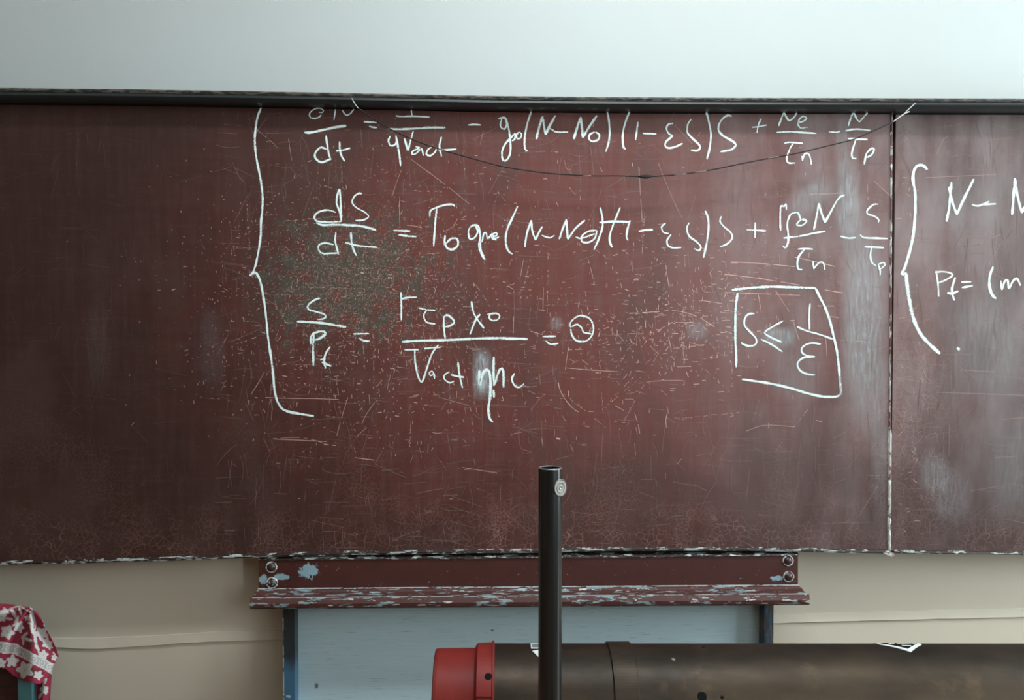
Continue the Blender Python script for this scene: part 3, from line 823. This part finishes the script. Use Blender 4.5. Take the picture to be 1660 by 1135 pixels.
# ------------------------------------------------------------------ demonstration desk under the picture edge
M['desk'] = plain('brown_desk_wood', (.20, .11, .06), .45, 0, .3, 9)
ZD = .80
dk = empty('demonstration_desk', 'brown wooden demonstration desk carrying the brown tube and black rod', 'desk', (.6, -.72, 0))
mesh('worktop', *box((-.55, -1.15, ZD-.04), (1.9, -.38, ZD)), M['desk'], dk, bevel=.003)
for lx in (-.5, 1.79):
    for ly in (-1.10, -.49): mesh('leg', *box((lx, ly, 0), (lx+.06, ly+.06, ZD-.04)), M['desk'], dk)
mesh('apron', *box((-.48, -1.08, ZD-.14), (1.83, -1.06, ZD-.04)), M['desk'], dk)
mesh('apron', *box((-.48, -.47, ZD-.14), (1.83, -.45, ZD-.04)), M['desk'], dk)

# ------------------------------------------------------------------ brown tube with red end
R = .100
TC = Vector((.35, CAM.y+1.5, .931))
tb = empty('metal_tube', 'large brown metal tube with a bright red end cap lying on the desk', 'tube', tuple(TC), rot=(0, math.radians(.35), math.radians(-1.1)))
tb['label'] = 'large brown metal tube with a red end cap behind the black rod'
def sx(px, lift=0.0):                                # position along the tube seen at pixel column px
    return (pt(px, 1050, TC.y-.03).x-TC.x)
def mat_tube():
    t = NT('browned_metal'); p = t.objc()
    n = t.noise(t.scl(p, (3, 8, 8)), 1.0, 6, .65)
    c = t.mix(t.step(n, .3, .7), (.020, .016, .013), (.060, .041, .027))
    c = t.mix(t.mul(t.step(t.noise(t.add(p, (2, 2, 2)), 9, 5, .7), .56, .74), .7), c, (.095, .064, .037))
    c = t.mix(t.step(t.noise(p, 42, 4, .7), .66, .76, 0, .6), c, (.02, .016, .013))
    r = t.math('ADD', .34, t.mul(t.noise(p, 14, 5, .7), .26))
    return t.bsdf(c, r, .80, .5, t.bump(t.noise(p, 300, 3), .06, .001))
M['tube'] = mat_tube()
M['red'] = plain('red_enamel', (.175, .015, .0115), .50, 0, .2, 30, .25)
M['hole'] = plain('black_hole', (.006, .006, .006), .9, 0, .1, 20, .1)
M['sticker'] = plain('white_sticker', (.62, .64, .62), .5, 0, .1)
M['steel'] = plain('dull_steel', (.21, .20, .185), .42, .9, .2, 200)
x0, x1 = sx(800), sx(2150)
mesh('body', *lathe([(x0-.01, R*.9), (x0-.01, R), (sx(988), R), (sx(2100), R), (x1, R*.98), (x1, R*.8)], 128, 'X'), M['tube'], tb, smooth=True, local=True).modifiers.new('es', 'EDGE_SPLIT')
b0, b1 = sx(992), sx(1029)
mesh('band', *lathe([(b0-.0028, R-.001), (b0-.0024, R+.0022), (b0-.001, R+.0034), (b1-.001, R+.0034), (b1, R+.002), (b1+.0004, R-.001)], 128, 'X'), M['tube'], tb, local=True)
c0, c1, c2 = sx(703), sx(773), sx(801)
cap = mesh('end_cap', *lathe([(c0, .072), (c0, R*.895), (c0+.002, R*.912), (c0+.006, R*.918), (c1+.005, R*.925), (c1+.005, R*.8)], 128, 'X'), M['red'], tb, local=True)
mesh('rim', *lathe([(c0-.0006, R*.885), (c0-.0006, R*.905), (c0+.0018, R*.914), (c0+.0024, R*.9145)], 128, 'X'), plain('dark_red_rim', (.10, .012, .010), .5), cap, local=True)
col = mesh('collar', *lathe([(c1-.004, R*.90), (c1-.0035, R*.96), (c1+.001, R*1.012), (c2-.004, R*1.02), (c2-.003, R*1.05), (c2, R*1.052), (c2+.001, R*.99)], 96, 'X'), M['red'], tb, local=True)
PS = math.radians(-20.5)                             # silhouette angle seen from the camera
def phi(py): return PS+math.acos(max(-1, 1-(py-1048)*1.6/1400/R))
def cyl(s, a, r): return (s, -r*math.sin(a), r*math.cos(a))
def patch(name, poly, r, mat, parent, thick=.0006):
    """curved thin plate on the tube: poly in (s, angle)"""
    # fine strips along the angle so the plate follows the curve
    amin, amax = min(a for _, a in poly), max(a for _, a in poly); n = 22
    V, Fc = [], []
    for i in range(n+1):
        a = amin+(amax-amin)*i/n; a2 = min(max(a, amin+1e-5), amax-1e-5); X = []
        for (s, u), (s2, u2) in zip(poly, poly[1:]+poly[:1]):
            if (u-a2)*(u2-a2) < 0: X.append(s+(s2-s)*(a2-u)/(u2-u))
        X = [min(X), max(X)] if X else [0, 0]
        for q in X: V.append(cyl(q, a, r+thick))
        for q in X: V.append(cyl(q, a, r-.0004))
    for i in range(n):
        b = i*4
        Fc += [(b, b+1, b+5, b+4), (b+3, b+2, b+6, b+7), (b+2, b, b+4, b+6), (b+1, b+3, b+7, b+5)]
    return mesh(name, V, Fc, mat, parent, local=True)
patch('boss', [(c1+.0005, phi(1070)), (c2-.004, phi(1070)), (c2-.004, phi(1122)), (c1+.0005, phi(1122))], R*1.02, M['red'], col, .0022)
def stud(name, px, py, r, mat, parent, h=.0012, rad=R):
    s, a = sx(px), phi(py); c = Vector(cyl(s, a, rad)); nrm = Vector((0, -math.sin(a), math.cos(a))); u = Vector((1, 0, 0)); w = nrm.cross(u)
    V, Fc = lathe([(-.001, r), (h*.6, r), (h, r*.75), (h*1.05, r*.1)], 20)
    return mesh(name, [tuple(c+u*q[0]+w*q[1]+nrm*q[2]) for q in V], Fc, mat, parent, local=True)
stud('screw_hole', 792, 1096, .0062, M['hole'], col, .0004, R*1.02+.0022)
stud('screw', 1090, 1071, .0034, M['steel'], tb)
stud('drilled_hole', 1126, 1122, .008, M['hole'], tb, .0003)
stud('drilled_hole', 1157, 1123, .003, M['hole'], tb, .0003)
stud('drilled_hole', 1147, 1053.5, .003, M['hole'], tb, .0003)
# hexagonal maker's plate: pale rim, dark field, pale marks
hs, ha = sx(1478), PS-.05
hx = lambda k: [(hs+k*.0395*x, ha+k*.60*y) for x, y in ((0, 1.0), (.95, .42), (.9, -.5), (0, -1.0), (-.9, -.5), (-1.05, .42))]
plate = patch('hexagonal_plate', hx(1.0), R, M['sticker'], tb, .0006)
patch('plate_field', hx(.82), R, M['hole'], plate, .0010)
for (u0, u1, y0, y1) in ((-.55, -.3, .30, .42), (-.2, .45, .36, .46), (-.1, .3, .55, .64), (.55, .7, .2, .38)):
    patch('plate_mark', [(hs+.0395*u0, ha+.60*y0), (hs+.0395*u1, ha+.60*(y0+.03)), (hs+.0395*u1, ha+.60*y1), (hs+.0395*u0, ha+.60*(y1-.03))], R, M['sticker'], plate, .0014)
st = patch('paper_label', [(sx(862), phi(1048.6)), (sx(905), phi(1048.6)), (sx(905), phi(1056)), (sx(862), phi(1056))], R, M['sticker'], tb, .0005)
patch('label_print', [(sx(864), phi(1050)), (sx(903), phi(1050)), (sx(903), phi(1054.5)), (sx(864), phi(1054.5))], R, plain('grey_print', (.12, .15, .16), .6), st, .0008)
patch('paper_label', [(sx(863), phi(1059)), (sx(880), phi(1057)), (sx(905), phi(1059)), (sx(905), phi(1072)), (sx(876), phi(1071))], R, M['sticker'], tb, .0005)
# cradle blocks under the tube
for qx in (0.0, 1.1):
    sb = empty('cradle_block', 'wooden cradle block under the '+('red-capped end' if qx < .5 else 'plain far end')+' of the brown tube', 'block', (qx, TC.y, ZD), 'cradle blocks under the tube')
    V, Fc = [], []
    prof = [(-.09, 0), (.09, 0), (.09, .06)]+[(TC_a, .1295-math.sqrt(max(0, (R+.002)**2-TC_a**2))) for TC_a in [.07-.014*i for i in range(11)]]+[(-.09, .06)]
    zo = [0.0, 0.0]
    P = [(qx-.03, TC.y+.0, ZD), (qx+.03, TC.y+.0, ZD)]
    dz = -math.tan(math.radians(.35))*(qx-TC.x); dy = -math.tan(math.radians(1.1))*(qx-TC.x)
    prof = [(a+dy, max(0, b+dz) if b > .001 else 0) for a, b in prof]
    mesh('cradle', *sweep(prof, P), M['desk'], sb)

# ------------------------------------------------------------------ black rod with clamp screw
M['black'] = plain('black_lacquer', (.010, .011, .012), .22, 0, .2, 30, .6)
YP = CAM.y+1.25
pc = pt(892, 758, YP); rr = (pt(911, 850, YP).x-pt(873, 850, YP).x)/2
rod = empty('upright_rod', 'black hollow upright rod with a round steel clamp screw near its top', 'rod', (pc.x, YP, ZD))
H = pc.z-ZD
mesh('rod', *lathe([(H-.12, rr*.80), (H-.001, rr*.82), (H, rr*.86), (H, rr*.95), (H-.001, rr), (.012, rr), (.0, rr)], 64), M['black'], rod, smooth=True, local=True).modifiers.new('es', 'EDGE_SPLIT')
mesh('top_rim', *lathe([(H-.0004, rr*.84), (H+.0004, rr*.88), (H+.0004, rr*.95), (H-.0006, rr*1.003), (H-.0016, rr*1.003)], 64, 'R'), plain('worn_rim', (.16, .17, .17), .35, .5), rod, local=True)
mesh('foot_plate', *lathe([(0, .09), (.010, .09), (.014, .085), (.016, rr)], 64), M['black'], rod, local=True)
kc = pt(909.5, 791, YP-.012)
kn = Vector((.60, -.80, .0)).normalized(); ku = Vector((0, 0, 1)); kw = kn.cross(ku)
kr = .0128
V, Fc = lathe([(-.006, kr*.9), (-.005, kr), (-.0008, kr), (0, kr*.93), (-.0008, kr*.86), (-.0008, kr*.62), (-.0003, kr*.56), (-.0008, kr*.50), (-.0009, kr*.30), (-.0003, kr*.2), (-.0006, .0004)], 48)
base = Vector((pc.x, YP, ZD))
screw = mesh('clamp_screw', [tuple(kc+kw*a+ku*b+kn*h-base) for a, b, h in V], Fc, M['steel'], rod, local=True)
V, Fc = lathe([(-.020, .0045), (-.005, .0045)], 24)
mesh('shank', [tuple(kc+kw*a+ku*b+kn*h-base) for a, b, h in V], Fc, M['black'], screw, local=True)

# ------------------------------------------------------------------ chair with a printed cloth over its back
M['teal'] = plain('teal_chair_paint', (.085, .21, .235), .5, 0, .25, 40)
M['slat'] = plain('dark_red_slat', (.055, .018, .016), .45, 0, .25, 30)
YC = -.06
px0, px1 = pt(28, 1110, YC).x, pt(52, 1110, YC).x
ztop = pt(40, 1002, YC).z
CW = .42; xl = px1-CW
ch = empty('chair', 'teal painted chair with dark red back slats under a red floral cloth', 'chair', ((xl+px1)/2, YC-.2, 0))
pw = px1-px0
for xx in (xl, px1-pw):
    mesh('back_post', *box((xx, YC, 0), (xx+pw, YC+.034, ztop)), M['teal'], ch, bevel=.002)
    mesh('front_leg', *box((xx, YC-.40, 0), (xx+pw, YC-.40+pw, .43)), M['teal'], ch, bevel=.002)
for i, (za, zc) in enumerate(((1040, 1080), (1083, 1115), (1117.5, 1129), (1131, 1170))):
    mesh('back_slat', *box((xl+pw, YC+.010, pt(10, zc, YC).z), (px1-pw, YC+.024, pt(10, za, YC).z)), M['slat'], ch)
mesh('top_rail', *box((xl+pw, YC+.004, ztop-.05), (px1-pw, YC+.03, ztop-.002)), M['slat'], ch)
mesh('seat', *box((xl-.005, YC-.41, .43), (px1+.005, YC-.001, .455)), M['slat'], ch, bevel=.006)
mesh('stretcher', *box((xl+.01, YC-.38, .2), (xl+.03, YC+.01, .23)), M['teal'], ch)
mesh('stretcher', *box((px1-.03, YC-.38, .2), (px1-.01, YC+.01, .23)), M['teal'], ch)

RED, WHT, GRY, DRK = (.30, .034, .066), (.60, .60, .585), (.40, .37, .37), (.17, .04, .05)
FLOWERS = [(31, 1017, 8), (88, 1066, 5), (20, 1072, 9), (2, 1075, 7), (70, 1062, 7), (72, 1118, 6), (45, 1002, 5), (12, 1025, 10), (-28, 1010, 12), (2, 1000, 8), (67, 1027, 10), (41, 1086, 12), (76, 1042, 8), (-20, 1055, 9), (62, 1095, 7), (80, 1048, 5), (-60, 1015, 12), (76, 1010, 6)]
LEAVES = [(10, 990, 5, .8), (22, 994, 7, 1.1), (15, 1003, 5, .2), (28, 1005, 6, 2.0), (33, 992, 5, 1.2), (40, 1030, 6, 2.4), (45, 1037, 6, .3), (38, 1040, 5, 1.5), (52, 1003, 7, 1.4), (50, 1012, 5, .5), (53, 1022, 7, 1.3),
          (6, 992, 5, .1), (25, 1012, 5, 2.6), (57, 1036, 6, 1.4), (71, 1120, 6, .9), (66, 1128, 5, 2.1), (73, 1105, 5, 2.0), (88, 1060, 4, 1), (60, 1050, 5, .9)]
def cloth_colour(x, y):
    wx = x+1.2*mnoise.noise(Vector((x*.08, y*.08, 0))); wy = y+1.2*mnoise.noise(Vector((x*.08, y*.08, 9)))
    yb = 1040+max(0, wx)*.12+max(0, wx-25)*.42          # ornamental band that runs along the hem
    t = (wy-yb)/18.0
    if 0 <= t <= 1:
        if t < .16 or t > .86: return WHT
        cx = round((wx+wy*.3)/15.0)*15.0-wy*.3; d = math.hypot(wx-cx, (t-.5)*18)
        return WHT if (d % 4.2) < 1.7 and d < 8 else GRY
    for (cx, cy, r) in FLOWERS:
        d = math.hypot(wx-cx, wy-cy); a = math.atan2(wy-cy, wx-cx)
        if d < r*(1.0+.22*math.cos(5*a+cx)): return (.52, .50, .49) if d < r*.22 or abs(math.sin(2.5*a+cx*.5)) < .12 else WHT
    for (cx, cy, r, a) in LEAVES:
        r *= 1.25
        u = (wx-cx)*math.cos(a)+(wy-cy)*math.sin(a); v = -(wx-cx)*math.sin(a)+(wy-cy)*math.cos(a)
        if (u/r)**2+(v/(r*.36))**2 < 1: return WHT
    vine = wy-(1006-22*math.sin((wx+6)*.045))
    if abs(vine) < 1.5 and wx < 56: return (.50, .40, .40)
    if abs(wx-54-(wy-1000)*.12-2*math.sin(wy*.12)) < 1.3 and wy < yb: return WHT
    return RED if mnoise.noise(Vector((x*.05, y*.05, 4))) > -.35 else DRK
M['cloth'] = mat_attr('printed_cloth', .9)
cl = empty('draped_cloth', 'red cloth with white floral print draped over the chair back', 'cloth', (px0, YC, pt(40, 985, YC).z))
def cloth_sheet(name, top, bottom, depth, nx, ny, back=False):
    """front flap between two outlines, then turned over the top of the chair and down its back"""
    V, Fc, C = [], [], []
    rows = ny+1+(7 if back else 0)
    for j in range(rows):
        for i in range(nx+1):
            u = i/nx
            tx, ty = top(u); bx_, by = bottom(u)
            if j <= ny:
                v = 1-j/ny
                x = tx+(bx_-tx)*v; y = ty+(by-ty)*v
                dy = depth(u, v, x, y)
                p = pt(x, y, YC+dy); V.append((p.x, p.y, p.z)); C.append((*cloth_colour(x, y), 1))
            else:
                k = (j-ny)/7.0; a = k*math.pi
                p = pt(tx-3*k, ty+1.5*k, YC+depth(u, 0, tx, ty)+.026*(1-math.cos(a)))
                V.append((p.x, p.y, p.z+.002*math.sin(a)-.10*max(0, k-.5)*max(0, 1-u*1.5))); C.append((*cloth_colour(tx, ty-k*22), 1))
    for j in range(rows-1):
        for i in range(nx): Fc.append((j*(nx+1)+i, j*(nx+1)+i+1, (j+1)*(nx+1)+i+1, (j+1)*(nx+1)+i))
    o = mesh(name, V, Fc, M['cloth'], cl, smooth=True, cols=C)
    s = o.modifiers.new('thickness', 'SOLIDIFY'); s.thickness = .0012; s.offset = 0
    return o
TOPX = [(-70, 981), (0, 980), (20, 981), (40, 984), (50, 986), (56, 990), (64, 998), (70, 1009), (75, 1020), (82, 1033), (88, 1045), (92, 1055), (95, 1064)]
BOTX = [(-70, 1080), (0, 1083), (15, 1090), (22, 1096), (30, 1100), (40, 1104), (50, 1106), (57, 1108), (63, 1109), (68, 1107), (74, 1100), (80, 1092), (88, 1076)]
def along(tab):
    P = smooth_path(tab, 2.0); L = [0]
    for a, b in zip(P, P[1:]): L.append(L[-1]+(b-a).length)
    def f(u):
        s = u*L[-1]
        for i in range(len(L)-1):
            if s <= L[i+1]: return P[i].lerp(P[i+1], (s-L[i])/max(1e-6, L[i+1]-L[i]))
        return P[-1]
    return f
def dep(u, v, x, y):
    r = Vector((x-48, y-984)); a = math.atan2(r.y, r.x+1e-4)
    f = min(1, r.length/45)
    return -.022-.015*f*math.sin(a*9+.6)-.006*v-.004*math.sin(x*.16)*v+.030*max(0, (x-62)/33)
cloth_sheet('front_flap', along(TOPX), along(BOTX), dep, 150, 110, True)
cloth_sheet('side_flap', lambda u: (58+u*28, 1062+u*6), lambda u: (58+u*19, 1185), lambda u, v, x, y: .012+.008*math.sin(u*7+v*2), 40, 110)
